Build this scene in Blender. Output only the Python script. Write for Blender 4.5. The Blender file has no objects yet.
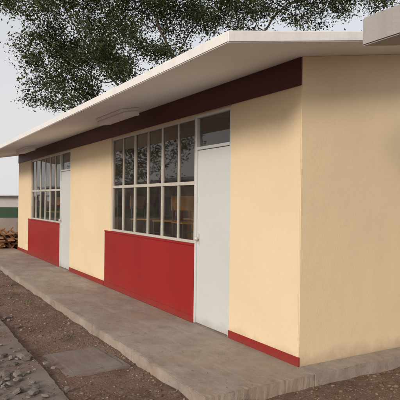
import bpy, bmesh, math, random
import numpy as np
from mathutils import Vector, Matrix, noise
random.seed(4); rng=np.random.default_rng(11)
S=bpy.context.scene
S.view_settings.view_transform='Standard'; S.view_settings.look='None'; S.view_settings.exposure=0

# ------------------------------------------------------------------ helpers
class N:
    def __init__(s,name):
        s.m=bpy.data.materials.new(name); s.m.use_nodes=True
        s.t=s.m.node_tree; s.b=s.t.nodes['Principled BSDF']; s.out=s.t.nodes['Material Output']
        s.geo=s.t.nodes.new('ShaderNodeNewGeometry')
    def n(s,ty,**k):
        x=s.t.nodes.new(ty)
        for a,v in k.items(): setattr(x,a,v)
        return x
    def l(s,a,b): s.t.links.new(a,b)
    def noise(s,scale,detail=4,rough=.55,vec=None,stretch=None):
        x=s.n('ShaderNodeTexNoise'); x.inputs['Scale'].default_value=scale
        x.inputs['Detail'].default_value=detail; x.inputs['Roughness'].default_value=rough
        v=vec or s.geo.outputs['Position']
        if stretch:
            mp=s.n('ShaderNodeMapping'); mp.inputs['Scale'].default_value=stretch; s.l(v,mp.inputs['Vector']); v=mp.outputs[0]
        s.l(v,x.inputs['Vector']); return x.outputs['Fac']
    def ramp(s,f,stops):
        r=s.n('ShaderNodeValToRGB'); s.l(f,r.inputs[0]); e=r.color_ramp.elements
        while len(e)<len(stops): e.new(.5)
        for i,(p,c) in enumerate(stops):
            e[i].position=p; e[i].color=(c if isinstance(c,tuple) else (c,c,c))+(1,)
        return r.outputs[0]
    def mix(s,f,a,b,bl='MIX'):
        x=s.n('ShaderNodeMix',data_type='RGBA',blend_type=bl)
        if isinstance(f,(int,float)): x.inputs[0].default_value=f
        else: s.l(f,x.inputs[0])
        for i,v in ((6,a),(7,b)):
            if isinstance(v,tuple): x.inputs[i].default_value=v+(1,)
            else: s.l(v,x.inputs[i])
        return x.outputs[2]
    def math(s,op,a,b=0):
        x=s.n('ShaderNodeMath',operation=op)
        for i,v in ((0,a),(1,b)):
            if isinstance(v,(int,float)): x.inputs[i].default_value=v
            else: s.l(v,x.inputs[i])
        return x.outputs[0]
    def bump(s,h,st=.3,d=.01):
        x=s.n('ShaderNodeBump'); x.inputs['Strength'].default_value=st; x.inputs['Distance'].default_value=d
        s.l(h,x.inputs['Height']); s.l(x.outputs[0],s.b.inputs['Normal'])
    def col(s,c):
        if isinstance(c,tuple): s.b.inputs['Base Color'].default_value=c+(1,)
        else: s.l(c,s.b.inputs['Base Color'])
        return s
    def rough(s,v): s.b.inputs['Roughness'].default_value=v; return s

def paint(name,c,rough=.6,var=.12,grain=90,bst=.25,dirt=None,dirt_h=.35,dirt_a=.6,streaks=.0,trowel=0):
    m=N(name)
    d=tuple(x*(1-var) for x in c); h=tuple(min(1,x*(1+var*.5)) for x in c)
    base=m.ramp(m.noise(.9,5,.6),[(.3,d),(.7,h)])
    fine=m.ramp(m.noise(30,4,.7),[(.3,.96),(.7,1.0)])
    base=m.mix(1,base,fine,'MULTIPLY')
    if streaks:
        streak=m.ramp(m.noise(1,5,.6,stretch=(9,9,.5)),[(.5,1.0),(.8,.85)])
        base=m.mix(streaks,base,streak,'MULTIPLY')
    if dirt:
        sp=m.n('ShaderNodeSeparateXYZ'); m.l(m.geo.outputs['Position'],sp.inputs[0])
        hh=m.math('ADD',m.math('DIVIDE',sp.outputs[2],dirt_h),m.math('MULTIPLY',m.math('SUBTRACT',m.noise(5,5,.65),.5),1.6))
        f=m.ramp(hh,[(0.0,dirt_a),(1.0,0.0)])
        base=m.mix(f,base,dirt)
    m.col(base).rough(rough)
    hgt=m.noise(grain,5,.6)
    if trowel: hgt=m.math('ADD',hgt,m.math('MULTIPLY',m.noise(2.2,3,.5),trowel))
    m.bump(hgt,bst,.006)
    return m.m

def obj(name,me,parent=None,mats=()):
    o=bpy.data.objects.new(name,me); S.collection.objects.link(o)
    for mm in mats: me.materials.append(mm)
    if parent: o.parent=parent
    return o
def empty(name,loc=(0,0,0)):
    o=bpy.data.objects.new(name,None); S.collection.objects.link(o); o.location=loc; return o

def addbox(bm,x0,x1,y0,y1,z0,z1,mi=0,M=None):
    vs=[bm.verts.new((x,y,z)) for x in (x0,x1) for y in (y0,y1) for z in (z0,z1)]
    fs=[(0,1,3,2),(4,6,7,5),(0,4,5,1),(2,3,7,6),(0,2,6,4),(1,5,7,3)]
    for f in fs:
        q=bm.faces.new([vs[i] for i in f]); q.material_index=mi
    if M: bmesh.ops.transform(bm,matrix=M,verts=vs)
    return vs
def boxes(name,L,mats,parent=None,bevel=0):
    bm=bmesh.new()
    for b in L: addbox(bm,*b)
    bmesh.ops.recalc_face_normals(bm,faces=bm.faces)
    if bevel: bmesh.ops.bevel(bm,geom=list(bm.edges),offset=bevel,segments=2,affect='EDGES',clamp_overlap=True)
    me=bpy.data.meshes.new(name); bm.to_mesh(me); bm.free()
    return obj(name,me,parent,mats if isinstance(mats,(list,tuple)) else [mats])
def prism(name,prof,x0,x1,mats,parent=None,bevel=0,sel=None):
    bm=bmesh.new()
    a=[bm.verts.new((x0,y,z)) for y,z in prof]; b=[bm.verts.new((x1,y,z)) for y,z in prof]
    bm.faces.new(a); bm.faces.new(b[::-1])
    n=len(prof)
    for i in range(n): bm.faces.new((a[i],b[i],b[(i+1)%n],a[(i+1)%n]))
    bmesh.ops.recalc_face_normals(bm,faces=bm.faces)
    if bevel:
        E=[e for e in bm.edges if (sel is None or all(sel(v.co) for v in e.verts))]
        bmesh.ops.bevel(bm,geom=E,offset=bevel,segments=2,affect='EDGES')
    me=bpy.data.meshes.new(name); bm.to_mesh(me); bm.free()
    return obj(name,me,parent,mats)

# ------------------------------------------------------------------ materials
DUST=(.36,.27,.19)
CREAM=paint('cream_paint',(.82,.675,.455),.62,.06,80,.35,DUST,.14,.6,.12,4)
RED=paint('red_paint',(.32,.014,.013),.45,.14,60,.2,(.19,.06,.045),.16,.45,.25,3)
MAROON=paint('maroon_paint',(.080,.012,.012),.5,.15,60,.2)
WHITE=paint('white_roof_paint',(.83,.82,.80),.6,.07,50,.3,streaks=.8)
SOFFIT=paint('soffit_paint',(.84,.87,.90),.7,.06,50,.3)
DOORP=paint('door_paint',(.62,.66,.66),.35,.04,20,.05,(.35,.3,.25),.12,.55)
ALU=paint('aluminium',(.56,.54,.49),.4,.08,40,.05)
INT=paint('interior_paint',(.70,.63,.48),.8,.1,30,.1)
GREYC=paint('neighbour_concrete',(.38,.365,.35),.8,.14,60,.4,streaks=.6)
LAMPW=paint('lamp_housing',(.88,.89,.90),.4,.03,20,.05)
GREEN=paint('green_paint',(.05,.10,.06),.6,.2,20,.2)
PALE=paint('pale_wall',(.60,.58,.55),.8,.1,20,.2,DUST,.5)
BLOCK=paint('block_wall',(.36,.32,.28),.9,.2,20,.4,DUST,.5)
METAL=paint('steel_tube',(.10,.10,.11),.4,.1,20,.05)
PAPER=paint('paper',(.75,.74,.70),.8,.05,20,.05)
def wood(name,c):
    m=N(name); g=m.noise(6,6,.65,stretch=(1,8,8))
    m.col(m.ramp(g,[(.3,tuple(x*.6 for x in c)),(.7,c)])).rough(.5); m.bump(g,.2,.004); return m.m
WOOD=wood('plywood_orange',(.72,.40,.09)); LUMB=wood('rough_lumber',(.36,.18,.085))
def concrete(name,a,b,stain):
    m=N(name)
    base=m.ramp(m.noise(2.2,7,.65),[(.32,a),(.68,b)])
    sp=m.ramp(m.noise(150,3,.6),[(.35,.72),(.6,1.05)])
    base=m.mix(.85,base,sp,'MULTIPLY')
    st=m.ramp(m.noise(.9,6,.7),[(.46,0.0),(.64,.85)])
    base=m.mix(st,base,stain)
    st2=m.ramp(m.noise(6,6,.75),[(.54,0.0),(.7,.7)])
    base=m.mix(st2,base,tuple(x*.62 for x in a))
    sc=m.ramp(m.noise(3,6,.7,stretch=(.5,3.5,1)),[(.5,0.0),(.72,.4)])
    base=m.mix(sc,base,tuple(min(1,x*1.2) for x in b))
    m.col(base).rough(.9)
    h=m.math('ADD',m.math('MULTIPLY',m.noise(14,6,.7),1.0),m.math('MULTIPLY',m.noise(160,3,.6),.25))
    m.bump(h,.5,.012); return m.m
CONC=concrete('sidewalk_concrete',(.27,.225,.19),(.41,.355,.305),(.31,.225,.165))
CONC2=concrete('old_concrete',(.165,.13,.11),(.26,.22,.19),(.18,.115,.085))
def dirtmat():
    m=N('dirt')
    a=m.ramp(m.noise(1.6,8,.7),[(.3,(.125,.065,.044)),(.5,(.21,.12,.08)),(.72,(.32,.205,.145))])
    v=m.n('ShaderNodeTexVoronoi'); v.inputs['Scale'].default_value=55; m.l(m.geo.outputs['Position'],v.inputs['Vector'])
    g=m.ramp(v.outputs['Color'],[(.2,(.13,.09,.07)),(.8,(.33,.26,.21))])
    msk=m.ramp(m.noise(9,5,.7),[(.45,0.0),(.62,.7)])
    c=m.mix(msk,a,g)
    fine=m.ramp(m.noise(120,4,.7),[(.3,.6),(.7,1.2)])
    c=m.mix(1,c,fine,'MULTIPLY')
    m.col(c).rough(.95)
    h=m.math('ADD',m.noise(18,8,.75),m.math('MULTIPLY',v.outputs['Distance'],-.35))
    m.bump(h,.9,.03); return m.m
DIRT=dirtmat()
def glass():
    m=N('window_glass')
    tr=m.n('ShaderNodeBsdfTransparent'); tr.inputs[0].default_value=(.88,.88,.85,1)
    gl=m.n('ShaderNodeBsdfGlossy'); gl.inputs['Roughness'].default_value=.02; gl.inputs[0].default_value=(.95,.95,.95,1)
    fr=m.n('ShaderNodeFresnel'); fr.inputs[0].default_value=1.66
    b=m.n('ShaderNodeBump'); b.inputs['Strength'].default_value=.035; b.inputs['Distance'].default_value=.03
    m.l(m.noise(1.6,1,.5),b.inputs['Height']); m.l(b.outputs[0],gl.inputs['Normal'])
    mx=m.n('ShaderNodeMixShader'); m.l(fr.outputs[0],mx.inputs[0]); m.l(tr.outputs[0],mx.inputs[1]); m.l(gl.outputs[0],mx.inputs[2])
    dm=m.n('ShaderNodeBsdfDiffuse'); dm.inputs[0].default_value=(.35,.33,.3,1)
    mx2=m.n('ShaderNodeMixShader'); m.l(m.ramp(m.noise(3,6,.7),[(.4,.02),(.8,.10)]),mx2.inputs[0])
    m.l(mx.outputs[0],mx2.inputs[1]); m.l(dm.outputs[0],mx2.inputs[2]); m.l(mx2.outputs[0],m.out.inputs[0]); return m.m
GLASS=glass()

# ------------------------------------------------------------------ dimensions (metres)
H=2.844; BB=2.583; HD=2.562; RT=.98; DT=2.139; MID=1.734
SL=.175
x1=-1.148; x2=-1.942; x3=-5.107; x4=-7.209; x5=-8.003; x6=-11.168; x7=-12.5
WN=2.875; D=6.4; T=.13
school=empty('school_building')
boxes('wall_front',[(x1,-.14,0,T,-.02,BB),(x4,x3,0,T,0,BB),(x7,x6,0,T,0,BB),
     (x3,x2-WN,0,T,RT,BB),(x6,x5-WN,0,T,RT,BB)],CREAM,school)
prism('wall_end_right',[(0,-.02),(D,-.02),(D,H-.002),(D/2,H+SL*D/2-.002),(0,H-.002)],-.14,0,[CREAM],school,.007,lambda c:c.x>-.01 and c.y<.01)
prism('wall_end_left',[(T,0),(D,0),(D,H-.002),(D/2,H+SL*D/2-.002),(T,H+SL*T-.002)],x7,x7+T,[CREAM],school)
prism('wall_partition',[(T,0),(D-T,0),(D-T,H-.01),(D/2,H+SL*D/2-.01),(T,H-.01)],-6.2,-6.1,[INT],school)
prism('beam_front',[(-.014,BB),(-.001,BB),(-.001,H-SL*.001-.003),(-.014,H-SL*.014-.003)],x7-.01,.004,[MAROON],school,.002)
boxes('wall_infill',[(x7,-.14,.0,T,BB+.001,H-.001)],INT,school)
boxes('spandrel_panels',[(x3,x2,.004,T,0,RT-.03),(x6,x5,.004,T,0,RT-.03)],RED,school,.005)
boxes('window_sills',[(x3,x2,-.006,T,RT-.03,RT),(x6,x5,-.006,T,RT-.03,RT)],RED,school,.006)
boxes('skirting',[(x1+.0,.006,-.010,.01,0,.085),(x4,x3,-.010,.01,0,.085),(x7,x6,-.010,.01,0,.085),
     (x3+.003,x2,-.004,.01,0,.085),(x6+.003,x5,-.004,.01,0,.085)],RED,school,.003)
def window(name,xa,xb,z0,z1,cols,mid,y=.035):
    L=[(xa,xb,y-.02,y+.03,z0,z0+.035),(xa,xb,y-.02,y+.03,z1-.035,z1),
       (xa,xa+.035,y-.02,y+.03,z0+.035,z1-.035),(xb-.04,xb,y-.02,y+.03,z0+.035,z1-.035)]
    w=(xb-xa)/cols
    L.append((xa+.035,xb-.04,y-.018,y+.028,mid-.022,mid+.022))
    for i in range(1,cols):
        c=xa+i*w; ww=.021 if i%2==0 else .012
        L.append((c-ww,c+ww,y-.014,y+.022,z0+.035,mid-.022)); L.append((c-ww,c+ww,y-.014,y+.022,mid+.022,z1-.035))
    boxes(name,L,ALU,school,.002)
    bm=bmesh.new()
    zz=[z0+.035,mid-.022,mid+.022,z1-.035]
    for i in range(cols):
        for k in range(0,len(zz),2):
            a,b=xa+i*w+.012,xa+(i+1)*w-.012; t=[random.uniform(-.003,.003) for _ in range(3)]
            v=[bm.verts.new(p) for p in ((a,y+.004+t[0],zz[k]),(b,y+.004+t[1],zz[k]),(b,y+.004+t[1]+t[2],zz[k+1]),(a,y+.004+t[0]+t[2],zz[k+1]))]
            bm.faces.new(v)
    me=bpy.data.meshes.new(name+'_glass'); bm.to_mesh(me); bm.free(); obj(name+'_glass',me,school,[GLASS])
for k,(a,b) in enumerate(((x3,x2),(x6,x5))):
    window('window_%d'%k,b-WN,b-.001,RT+.002,HD,6,MID)
    boxes('window_head_%d'%k,[(b-WN,b+(x1-x2)-.001,.02,T,HD+.001,BB-.001)],CREAM,school)
for k,(a,b) in enumerate(((x2,x1),(x5,x4))):
    boxes('door_frame_%d'%k,[(a,a+.035,.005,.075,0,HD-.03),(b-.035,b-.001,.005,.075,0,HD-.03),(a,b-.001,.005,.075,HD-.03,HD),
        (a+.035,b-.035,.005,.075,DT,DT+.035)],DOORP,school,.003)
    boxes('door_leaf_%d'%k,[(a+.04,b-.04,.022,.062,.012,DT-.006)],DOORP,school,.004)
    bm=bmesh.new(); v=[bm.verts.new(p) for p in ((a+.035,.045,DT+.035),(b-.035,.045,DT+.035),(b-.035,.045,HD-.03),(a+.035,.045,HD-.03))]; bm.faces.new(v)
    me=bpy.data.meshes.new('tr'); bm.to_mesh(me); bm.free(); obj('door_transom_%d'%k,me,school,[GLASS])
    boxes('door_threshold_%d'%k,[(a,b-.001,.0,T,-.01,.010)],CONC2,school)
    bm=bmesh.new(); addbox(bm,a+.065,a+.105,.017,.023,.98,1.11)
    bmesh.ops.create_uvsphere(bm,u_segments=12,v_segments=8,radius=.026,matrix=Matrix.Translation((a+.085,-.02,1.05)))
    bmesh.ops.create_cone(bm,cap_ends=True,segments=10,radius1=.011,radius2=.011,depth=.04,matrix=Matrix.Translation((a+.085,.002,1.05))@Matrix.Rotation(math.pi/2,4,'X'))
    me=bpy.data.meshes.new('lock'); bm.to_mesh(me); bm.free(); obj('door_knob_%d'%k,me,school,[ALU])
    boxes('door_hinges_%d'%k,[(b-.046,b-.03,.0,.022,z,z+.09) for z in (.25,1.0,1.85)],DOORP,school,.003)
boxes('wall_back',[(x7+T,-.14,D-T,D,0,1.1),(x7+T,-.14,D-T,D,2.3,H-.01)]+[(c-.25,c+.25,D-T,D,1.1,2.3) for c in (x7+.5,-9.6,-6.15,-3.3,-.45)],INT,school)
boxes('back_mullions',[(c-.02,c+.02,D-.1,D-.06,1.1,2.3) for c in np.arange(-11.6,-.6,.55)],ALU,school)
boxes('floor_slab',[(x7+T,-.14,T,D-T,-.05,-.004)],CONC2,school)
ox=.542; oy=1.176; ez=H-SL*oy; th=.086
rx0=x7-.55
prism('roof_slab',[(-oy,ez),(D/2,H+SL*D/2),(D+oy,ez),(D+oy,ez+th),(D/2,H+SL*D/2+th),(-oy,ez+th)],rx0,ox,[WHITE,SOFFIT],school,.008)
rs=bpy.data.objects['roof_slab'].data
for p in rs.polygons:
    if p.normal.z<-.5: p.material_index=1
ang=math.atan(SL)
for k,cx in enumerate((-3.42,-9.45)):
    bm=bmesh.new()
    addbox(bm,-.52,.52,-.13,.13,-.045,0)
    addbox(bm,-.50,.50,-.11,.11,-.105,-.046)
    addbox(bm,-.53,-.501,-.115,.115,-.11,-.0455); addbox(bm,.501,.53,-.115,.115,-.11,-.0455)
    bmesh.ops.bevel(bm,geom=list(bm.edges),offset=.008,segments=2,affect='EDGES')
    me=bpy.data.meshes.new('lamp'); bm.to_mesh(me); bm.free()
    o=obj('soffit_lamp_%d'%k,me,school,[LAMPW]); o.location=(cx,-.466,H-.466*SL-.001); o.rotation_euler=(ang,0,0)

# ------------------------------------------------------------------ interior furniture
def leg(bm,a,b,r=.012):
    a=Vector(a);b=Vector(b);d=b-a
    M=Matrix.Translation((a+b)/2)@d.to_track_quat('Z','Y').to_matrix().to_4x4()
    vs=bmesh.ops.create_cone(bm,cap_ends=True,segments=8,radius1=r,radius2=r,depth=d.length,matrix=M)['verts']
    for f in {f for v in vs for f in v.link_faces}: f.material_index=1
def chair(name,loc,rot,flip=False):
    bm=bmesh.new()
    addbox(bm,-.2,.2,-.2,.2,.43,.45); addbox(bm,-.2,.2,.19,.205,.62,.84)
    for sx in (-.18,.18):
        leg(bm,(sx,-.18,0),(sx,-.18,.43)); leg(bm,(sx,.2,0),(sx,.18,.45)); leg(bm,(sx,.18,.45),(sx,.215,.84)); leg(bm,(sx,-.18,.2),(sx,.19,.2),.009)
    me=bpy.data.meshes.new(name); bm.to_mesh(me); bm.free()
    o=obj(name,me,None,[WOOD,METAL]); o.location=loc; o.rotation_euler=(math.pi if flip else 0,0,rot); return o
def desk(loc,rot):
    bm=bmesh.new(); addbox(bm,-.33,.33,-.24,.24,.72,.745); addbox(bm,-.3,.3,-.2,.2,.6,.612)
    for sx in (-.3,.3):
        for sy in (-.21,.21): leg(bm,(sx,sy,0),(sx,sy,.72))
        leg(bm,(sx,-.21,.3),(sx,.21,.3),.01)
    me=bpy.data.meshes.new('school_desk'); bm.to_mesh(me); bm.free()
    o=obj('school_desk',me,None,[WOOD,METAL]); o.location=loc; o.rotation_euler=(0,0,rot)
for i in range(12):
    xx=-2.5-.72*(i%4)-random.uniform(-.05,.05) if i<8 else -8.8-.65*(i%4); yy=.62+ (i//4)*1.0 if i<8 else .62
    r=random.uniform(-.2,.2); desk((xx,yy,0),r); chair('school_chair',(xx,yy,.745),r+random.uniform(-.6,.6)+random.choice((0,math.pi,math.pi/2)),False)
def bookcase(x,y0,y1,h):
    L=[(x,x+.35,y0,y0+.03,0,h),(x,x+.35,y1-.03,y1,0,h),(x,x+.012,y0+.03,y1-.03,0,h)]
    n=4
    for i in range(n+1): L.append((x+.012,x+.35,y0+.03,y1-.03,i*(h-.03)/n,i*(h-.03)/n+.03))
    L.append((x+.013,x+.34,(y0+y1)/2-.015,(y0+y1)/2+.015,.031,h-.031))
    boxes('bookcase',L,WOOD)
bookcase(-6.09,.35,1.7,1.62); bookcase(-12.36,.3,1.5,1.62); bookcase(-6.09,2.2,3.4,1.62)
L=[]
for i in range(7):
    y=.3+i*.42; z=1.95+random.uniform(-.1,.1); L.append((-6.098,-6.094,y,y+.28,z,z+.36))
boxes('wall_posters',L,PAPER)

# ------------------------------------------------------------------ sidewalk
bm=bmesh.new()
sy=1.131; sx=.222; edges=[-13.2,-7.6,-2.4,sx]
for a,b in zip(edges[:-1],edges[1:]):
    g=.0015
    addbox(bm,a+g,b-(g if b<0 else 0),-sy,-.001,-.13,0)
addbox(bm,.001,sx,0.001,D+.4,-.13,-.0)
bmesh.ops.recalc_face_normals(bm,faces=bm.faces)
bmesh.ops.bevel(bm,geom=[e for e in bm.edges],offset=.005,segments=2,affect='EDGES')
bmesh.ops.subdivide_edges(bm,edges=[e for e in bm.edges if e.calc_length()>.4],cuts=40,use_grid_fill=True)
for v in bm.verts:
    if v.co.y<-sy+.03 or v.co.x>sx-.03:
        n=noise.noise(v.co*6)*.010+noise.noise(v.co*23)*.007
        if v.co.y<-sy+.03: v.co.y+=n
        if v.co.x>sx-.03: v.co.x+=n
        if v.co.z>-.02: v.co.z-=abs(noise.noise(v.co*14))*.012
me=bpy.data.meshes.new('sidewalk'); bm.to_mesh(me); bm.free(); obj('sidewalk',me,None,[CONC])

# ------------------------------------------------------------------ ground
def axis(lo,hi,st,far):
    a=list(np.arange(lo,hi,st)); f=[.3,.8,2,5,12,30,80,far]
    return np.array([lo-x for x in f[::-1]]+a+[hi+x for x in f])
xs=axis(-9,3,.05,500); ys=axis(-3.6,1.2,.05,500)
def gz(x,y):
    z=-.118+noise.noise(Vector((x*.9,y*.9,0)))*.025+noise.noise(Vector((x*4,y*4,3)))*.014+noise.noise(Vector((x*13,y*13,5)))*.007
    if y<-sy: z+=.028*math.exp(-((y+sy)/.12)**2)*(.6+noise.noise(Vector((x*2.3,0,9))))
    return z
V=[(x,y,gz(x,y) if abs(x)<60 and abs(y)<60 else -.125) for x in xs for y in ys]
ny=len(ys)
F=[(i*ny+j,(i+1)*ny+j,(i+1)*ny+j+1,i*ny+j+1) for i in range(len(xs)-1) for j in range(ny-1)]
me=bpy.data.meshes.new('ground'); me.from_pydata(V,[],F); me.polygons.foreach_set('use_smooth',[True]*len(F)); obj('ground',me,None,[DIRT])

PY=1.97
n=300; X=np.linspace(-16,1.0,n)
ed=[-PY+noise.noise(Vector((x*1.1,0,0)))*.02+noise.noise(Vector((x*7,4,0)))*.018+noise.noise(Vector((x*19,4,0)))*.008 for x in X]
V=[];F=[]
offs=[0,.010,.04,.3,.7,1.15,1.3]
for i,x in enumerate(X):
    for k,o in enumerate(offs):
        z=-.088+noise.noise(Vector((x*2,o*3,7)))*.012
        if k==0: z=-.17
        V.append((x,ed[i]-o,z))
m_=len(offs)
for i in range(n-1):
    for k in range(m_-1): F.append((i*m_+k,i*m_+k+1,(i+1)*m_+k+1,(i+1)*m_+k))
me=bpy.data.meshes.new('path'); me.from_pydata(V,[],F); obj('concrete_path',me,None,[CONC2])

bm=bmesh.new()
addbox(bm,-.36,.36,-.25,.25,-.06,.018); addbox(bm,-.42,.42,-.31,.31,-.08,.008)
bmesh.ops.bevel(bm,geom=list(bm.edges),offset=.006,segments=2,affect='EDGES')
bmesh.ops.subdivide_edges(bm,edges=[e for e in bm.edges if e.calc_length()>.3],cuts=12,use_grid_fill=True)
for v in bm.verts: v.co.x+=noise.noise(v.co*9)*.010; v.co.y+=noise.noise(v.co*9+Vector((3,3,3)))*.010
me=bpy.data.meshes.new('cover'); bm.to_mesh(me); bm.free(); o=obj('inspection_cover',me,None,[CONC2]); o.location=(-1.45,-1.53,-.114); o.rotation_euler=(.015,-.02,.03)

# ------------------------------------------------------------------ stones, rubble, litter
def rocks(name,pts,sizes,mat,flat=.6):
    base=[]
    for k in range(6):
        bm=bmesh.new(); bmesh.ops.create_icosphere(bm,subdivisions=2 if 'rubble' in name else 1,radius=1)
        for v in bm.verts:
            q=v.co*1.0
            v.co=v.co*(1+.45*noise.noise(q*1.3+Vector((k*9,0,0))))
            for ax in range(3): v.co[ax]=max(-.72,min(.72,v.co[ax]))
        bm.verts.ensure_lookup_table()
        base.append((np.array([v.co[:] for v in bm.verts]),[[v.index for v in f.verts] for f in bm.faces])); bm.free()
    V=[];F=[];o=0
    for p,s in zip(pts,sizes):
        b,f=base[random.randrange(6)]
        M=np.array(Matrix.Rotation(random.uniform(0,6.28),3,'Z')@Matrix.Rotation(random.uniform(-.5,.5),3,'X')@Matrix.Diagonal((s,s*random.uniform(.6,1),s*flat*random.uniform(.6,1.1))))
        V.append(b@M.T+np.array(p)); F+=[[i+o for i in q] for q in f]; o+=len(b)
    me=bpy.data.meshes.new(name); me.from_pydata(np.vstack(V).tolist(),[],F); return obj(name,me,None,[mat])
def stonemat(name,a,b,c):
    m=N(name)
    col=m.ramp(m.geo.outputs['Random Per Island'],[(0,a),(.5,b),(1,c)])
    col=m.mix(.8,col,m.ramp(m.noise(60,4,.7),[(.3,.6),(.7,1.1)]),'MULTIPLY')
    m.col(col).rough(.9); m.bump(m.noise(80,4,.6),.5,.005); return m.m
STONE=stonemat('stone',(.14,.085,.06),(.22,.15,.11),(.33,.26,.21))
RUB=stonemat('rubble',(.12,.10,.085),(.19,.165,.145),(.26,.23,.20))
def inwalk(x,y): return (-13.3<x<sx+.01 and -sy-.01<y<7)
pts=[];sz=[]
while len(pts)<6500:
    x=random.uniform(-10,1.8) if random.random()<.75 else random.uniform(-4,1.6); y=random.uniform(-3.2,1.0)
    if inwalk(x,y): continue
    if noise.noise(Vector((x*1.2,y*1.5,2)))<random.uniform(-.6,.3): continue
    onp=y<-PY-.02
    if onp and random.random()<.5: continue
    s=min(.034,.004+random.expovariate(1/.005)); pts.append((x,y,(-.09 if onp else gz(x,y))+s*.1)); sz.append(s)
rocks('gravel',pts,sz,STONE)
pts=[];sz=[]
for i in range(80):
    x=random.gauss(-1.35,.40); y=random.gauss(-2.27,.15); s=random.uniform(.012,.055)
    pts.append((x,y,-.075+s*.25)); sz.append(s)
for i in range(25):
    pts.append((random.uniform(-6,-2),random.uniform(-2.1,-1.75),-.10)); sz.append(random.uniform(.02,.05))
rocks('concrete_rubble',pts,sz,RUB,.45)
def leafmat(name,a,b,c,trans=.0,bsc=2):
    m=N(name)
    col=m.ramp(m.geo.outputs['Random Per Island'],[(0,a),(.5,b),(1,c)])
    cl=m.ramp(m.noise(bsc,2,.5),[(.35,.6),(.65,1.25)])
    col=m.mix(1,col,cl,'MULTIPLY'); m.col(col).rough(.6); m.b.inputs['Specular IOR Level'].default_value=.2
    if trans:
        tl=m.n('ShaderNodeBsdfTranslucent'); m.l(m.mix(1,col,(1.0,1.2,.5),'MULTIPLY'),tl.inputs[0])
        mx=m.n('ShaderNodeMixShader'); mx.inputs[0].default_value=trans
        m.l(m.b.outputs[0],mx.inputs[1]); m.l(tl.outputs[0],mx.inputs[2]); m.l(mx.outputs[0],m.out.inputs[0])
    return m.m
def leaves(name,P,size,mat,flatness=None,parent=None,asp=.45):
    P=np.asarray(P); n=len(P)
    if flatness is None:
        d=rng.normal(size=(n,3)); d/=np.linalg.norm(d,axis=1)[:,None]; w=rng.normal(size=(n,3))
    else:
        a=rng.uniform(0,6.28,n); d=np.stack([np.cos(a),np.sin(a),rng.normal(0,flatness,n)],1); w=np.stack([-np.sin(a),np.cos(a),rng.normal(0,flatness,n)],1)
    w-=d*(w*d).sum(1)[:,None]; w/=np.linalg.norm(w,axis=1)[:,None]
    L=size*rng.uniform(.6,1.3,n)[:,None]; W=L*asp
    nn=np.cross(d,w)*L*.12
    V=np.stack([P-d*L/2,P+w*W/2+nn,P+d*L/2,P-w*W/2+nn],1).reshape(-1,3)
    F=np.arange(4*n).reshape(n,4)
    me=bpy.data.meshes.new(name); me.from_pydata(V.tolist(),[],F.tolist()); return obj(name,me,parent,[mat])
LIT=leafmat('dry_leaf',(.12,.06,.03),(.22,.13,.06),(.32,.22,.12))
pts=[]
while len(pts)<2000:
    x=random.uniform(-9,1.8);y=random.uniform(-3.0,1.2)
    if inwalk(x,y): continue
    if x<.0 and noise.noise(Vector((x*1.1,y*1.4,8)))<random.uniform(-.3,.4): continue
    pts.append((x,y,(-.084 if y<-PY else gz(x,y))+.008))
leaves('fallen_leaves',pts,.033,LIT,.25)
pts=[(random.uniform(-9,.2),-sy+abs(random.gauss(0,.35)),.004) for _ in range(170)]
leaves('leaf_litter_on_sidewalk',[p for p in pts if p[1]<-.03],.017,LIT,.12)
GR=leafmat('weed',(.05,.09,.03),(.08,.13,.04),(.16,.17,.07),.2)
pts=[]
for c in range(14):
    cx,cy=(random.uniform(.3,1.6),random.uniform(-1.2,1.0)) if c<8 else (random.uniform(-8,-1),-1.2-random.uniform(0,.6))
    for i in range(45):
        x=random.gauss(cx,.06);y=random.gauss(cy,.06)
        if not inwalk(x,y): pts.append((x,y,gz(x,y)+random.uniform(.0,.05)))
leaves('weeds',pts,.035,GR,.8,None,.25)

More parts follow.
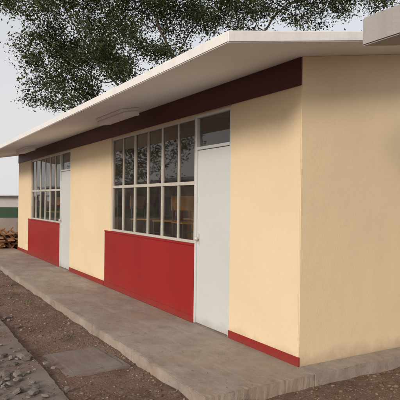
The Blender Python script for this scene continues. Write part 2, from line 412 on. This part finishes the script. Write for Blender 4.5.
# ------------------------------------------------------------------ tree (space colonisation)
BARK=N('bark'); BARK.col(BARK.ramp(BARK.noise(6,6,.7,stretch=(3,3,.6)),[(.3,(.05,.038,.03)),(.7,(.16,.125,.10))])).rough(.9); BARK.bump(BARK.noise(20,5,.7,stretch=(3,3,.6)),.8,.03); BARK=BARK.m
LEAF=leafmat('tree_leaf',(.026,.040,.013),(.044,.062,.020),(.078,.092,.034),.3,.8)
def make_tree(name,loc,seed,clumps,start=4.0,npt=55,nleaf=26,lsize=.11,sg=.22):
    r=np.random.default_rng(seed)
    A=np.vstack([c[:3]+r.normal(size=(int(npt*c[3]**2),3))*np.array([c[3],c[3],c[3]*.7])*.62 for c in clumps])
    nodes=[np.array([0,0,-.2])]; par=[-1]
    st=.28
    d=np.array([.08,0,1.0])
    while nodes[-1][2]<start:
        d=d+r.normal(size=3)*.05; d/=np.linalg.norm(d); nodes.append(nodes[-1]+d*st); par.append(len(nodes)-2)
    alive=np.ones(len(A),bool)
    near=np.full(len(A),0); nd=np.full(len(A),1e9)
    def upd(i0):
        for i in range(i0,len(nodes)):
            dd=np.linalg.norm(A-nodes[i],axis=1); m=dd<nd; nd[m]=dd[m]; near[m]=i
    upd(0)
    for it in range(90):
        idx=np.where(alive)[0]
        if len(idx)<5: break
        acc={}
        for a in idx:
            v=A[a]-nodes[near[a]]; acc.setdefault(near[a],[]).append(v/np.linalg.norm(v))
        i0=len(nodes)
        for k,vs in acc.items():
            v=np.mean(vs,0)+r.normal(size=3)*.12; v/=np.linalg.norm(v)
            if len(nodes)<9000: nodes.append(nodes[k]+v*st); par.append(k)
        upd(i0); alive&=nd>.38
    n=len(nodes); P=np.array(nodes); rad=np.zeros(n); tips=np.ones(n,bool)
    for i in range(n-1,0,-1):
        if rad[i]==0: rad[i]=.007**2.3
        rad[par[i]]+=rad[i]; tips[par[i]]=False
    rad=rad**(1/2.3); rad=np.minimum(rad,.30)
    V=[];F=[]
    K=6
    for i in range(1,n):
        a=P[par[i]];b=P[i]; d=b-a; d/=np.linalg.norm(d)
        u=np.cross(d,[.3,.9,.1]); u/=np.linalg.norm(u); w=np.cross(d,u)
        ra=min(rad[par[i]],rad[i]*1.35); rb=rad[i]; o=len(V); a=a-d*ra*.3
        for (c,rr) in ((a,ra),(b,rb)):
            for k in range(K):
                t=k*2*math.pi/K; V.append(tuple(c+(u*math.cos(t)+w*math.sin(t))*rr))
        for k in range(K): F.append((o+k,o+(k+1)%K,o+K+(k+1)%K,o+K+k))
    root=empty(name,loc)
    me=bpy.data.meshes.new('trunk'); me.from_pydata(V,[],F); me.polygons.foreach_set('use_smooth',[True]*len(F)); obj('trunk_and_branches',me,root,[BARK])
    L=[]
    for i in np.where((rad<.020))[0]:
        if r.random()<.24: continue
        k=int(nleaf*(1.0 if tips[i] else .5)*r.uniform(.1,1.6))
        L.append(P[i]+r.normal(size=(k,3))*np.array([sg,sg,sg*.7]))
    L=np.vstack(L); print(name,n,len(L))
    leaves('foliage',L,lsize,LEAF,None,root,.5)
    return root
Fv=np.array([-.8605,.5096,0]);Rv=np.array([.5096,.8605,0])
def cl(L): return [tuple(l*Rv[:2]+d*Fv[:2])+(z,s) for l,d,z,s in L]
base=np.array([3.604,-3.204,0])+20*Fv-0.6*Rv
clA=[(-5.3,0,6.2,1.0),(-4.8,.8,7.4,1.3),(-5.0,-.8,8.7,1.2),(-3.9,-.6,6.3,1.2),(-3.6,1,7.6,1.4),(-3.9,0,9.4,1.3),(-2.5,-.8,7.2,1.1),(-2.2,0,9.0,1.3),(-4.6,.5,5.5,.8),
     (-1.2,.8,7.8,1.0),(-.9,-.7,9.4,1.2),(.2,0,8.6,.9),(.9,1,9.7,1.1),(2.0,-.6,9.1,.9),(3.1,.6,9.3,1.0),(4.3,0,9.2,.9),(5.3,.5,9.5,1.0),(6.4,-.4,9.2,.8),(7.3,0,9.7,.8),
     (-1.5,-2,10.6,1.3),(1.5,1,11.3,1.3),(4,0,11,1.2),(-4,0,10.8,1.2),(0,2,6.8,.9),(-1,2,6.2,.9),(3,2,8.4,.8)]
make_tree('shade_tree',tuple(base),5,[np.array(c) for c in cl(clA)],3.6,60,160,.105,.24)
clB=[(random.uniform(-3,3),random.uniform(-3,3),random.uniform(3.0,5.5),1.0) for _ in range(9)]
make_tree('shade_tree',(-24,-9.5,-.1),9,[np.array(c) for c in clB],2.2,30,22,.18)
clC=[(random.uniform(-2.5,2.5),random.uniform(-2.5,2.5),random.uniform(3,5),1.0) for _ in range(7)]
make_tree('shade_tree',(-36,-11,-.1),12,[np.array(c) for c in clC],2.0,30,22,.18)

# ------------------------------------------------------------------ other buildings
nb=empty('neighbour_building')
nx,nyy,nz=1.03,-.36,2.62
prism('canopy_slab',[(nyy,nz),(nyy+1.2,nz+.21),(nyy+1.2,nz+.41),(nyy,nz+.2)],nx,nx+9,[GREYC],nb,.01)
boxes('walls',[(nx+3.0,nx+9.6,.841,1.0,-.15,2.80),(nx+3.0,nx+3.15,1.0,5.0,-.15,2.8),(nx+9.45,nx+9.6,1.0,5.0,-.15,2.8),(nx+3.0,nx+9.6,5.0,5.15,-.15,2.8)],CREAM,nb)
boxes('columns',[(nx+1.5,nx+1.68,.60,.78,-.15,2.79)],CREAM,nb,.01)
boxes('flat_roof',[(nx+2.9,nx+9.7,.85,5.3,3.05,3.2)],GREYC,nb)
boxes('door',[(nx+3.4,nx+4.3,.80,.839,-.1,2.1)],DOORP,nb)
boxes('windows',[(nx+4.8,nx+8.8,.80,.839,1.0,2.4)],GLASS,nb)
ob=empty('opposite_building')
boxes('walls',[(-70,-2,-15.2,-15,-.2,3.0),(-70,-69.8,-20,-15.2,-.2,3.0),(-2.2,-2,-20,-15.2,-.2,3.0)],PALE,ob)
boxes('roof',[(-70.6,-1.4,-20.5,-14.2,3.001,3.2)],WHITE,ob)
boxes('windows',[(x,x+3,-14.99,-14.95,1.1,2.4) for x in range(-68,-4,5)],METAL,ob)
boxes('panels',[(x,x+3,-14.99,-14.96,-.1,1.05) for x in range(-68,-4,5)],RED,ob)
db=empty('distant_building')
boxes('walls',[(-72,-62,-12,42,-.2,1.9)],PALE,db); boxes('roof',[(-72.5,-61.4,-12.5,42.5,1.901,2.05)],PALE,db)
boxes('windows',[(-61.99,-61.95,y,y+1.5,1.1,1.6) for y in range(-10,30,4)],METAL,db)
boxes('green_fence',[(-20.1,-20.05,-8,14,.7,1.16)]+[(-20.049,-20.0,y,y+.06,.7,1.24) for y in range(-8,15,2)],GREEN,None,.004)
boxes('block_wall',[(-20.15,-19.98,-8,14,-.2,.699)],BLOCK,None,.004)
bm=bmesh.new()
for i in range(40):
    lay=i//5; M=Matrix.Translation((-13.9+random.uniform(-.15,.15),-.75+(i%5)*.24+random.uniform(-.04,.04),-.06+lay*.07))@Matrix.Rotation(random.uniform(-.2,.2),4,'Z')@Matrix.Rotation(random.uniform(-.05,.05),4,'Y')
    addbox(bm,-.9,.9+random.uniform(-.2,.2),-.1,.1,-.02,.02,0,M)
for i in range(9):
    M=Matrix.Translation((-13.3+i*.03,-.75+i*.13,.28))@Matrix.Rotation(random.uniform(.5,1.0)*(1 if i%2 else -1),4,'X')@Matrix.Rotation(random.uniform(-.3,.3),4,'Y')
    addbox(bm,-.04,.04,-.5,.5,-.02,.02,0,M)
me=bpy.data.meshes.new('lumber'); bm.to_mesh(me); bm.free(); obj('lumber_pile',me,None,[LUMB])

# ------------------------------------------------------------------ light
el,rot=math.radians(19),math.radians(149)
w=bpy.data.worlds.new('World'); S.world=w; w.use_nodes=True; t=w.node_tree
sk=t.nodes.new('ShaderNodeTexSky'); sk.sky_type='NISHITA'; sk.sun_disc=False; sk.sun_elevation=el; sk.sun_rotation=rot
sk.air_density=1.0; sk.dust_density=3.0; sk.ozone_density=1.0
hs=t.nodes.new('ShaderNodeHueSaturation'); hs.inputs['Saturation'].default_value=.5; hs.inputs['Value'].default_value=1.45
t.links.new(sk.outputs[0],hs.inputs['Color'])
tc=t.nodes.new('ShaderNodeTexCoord'); sp=t.nodes.new('ShaderNodeSeparateXYZ'); t.links.new(tc.outputs['Generated'],sp.inputs[0])
mr=t.nodes.new('ShaderNodeMapRange'); mr.interpolation_type='SMOOTHSTEP'; mr.inputs[1].default_value=-.02; mr.inputs[2].default_value=.6; mr.inputs[3].default_value=.95; mr.inputs[4].default_value=.35
t.links.new(sp.outputs[2],mr.inputs[0])
mx=t.nodes.new('ShaderNodeMix'); mx.data_type='RGBA'; t.links.new(mr.outputs[0],mx.inputs[0]); t.links.new(hs.outputs[0],mx.inputs[6]); mx.inputs[7].default_value=(5.75,5.6,5.65,1)
t.links.new(mx.outputs[2],t.nodes['Background'].inputs[0]); t.nodes['Background'].inputs[1].default_value=.135
ld=bpy.data.lights.new('sun','SUN'); ld.energy=2.0; ld.angle=math.radians(13); ld.color=(1,.85,.70)
lo=bpy.data.objects.new('sun',ld); S.collection.objects.link(lo)
sd=Vector((math.sin(rot)*math.cos(el),math.cos(rot)*math.cos(el),math.sin(el)))
lo.rotation_euler=sd.to_track_quat('Z','Y').to_euler()

# ------------------------------------------------------------------ camera
cam=bpy.data.cameras.new('camera'); co=bpy.data.objects.new('camera',cam); S.collection.objects.link(co); S.camera=co
yaw,pit,roll=map(math.radians,(30.633,.205,.725))
Fw=Vector((-math.cos(yaw),math.sin(yaw),0)); Rt=Vector((math.sin(yaw),math.cos(yaw),0)); U=Vector((0,0,1))
f2=Fw*math.cos(pit)+U*math.sin(pit); u2=U*math.cos(pit)-Fw*math.sin(pit)
r3=Rt*math.cos(roll)+u2*math.sin(roll); u3=u2*math.cos(roll)-Rt*math.sin(roll)
M=Matrix((r3,u3,-f2)).transposed().to_4x4(); M.translation=Vector((3.604,-3.204,1.5)); co.matrix_world=M
cam.sensor_width=36; cam.lens=36*516.2/400; cam.clip_end=2000; cam.clip_start=.05
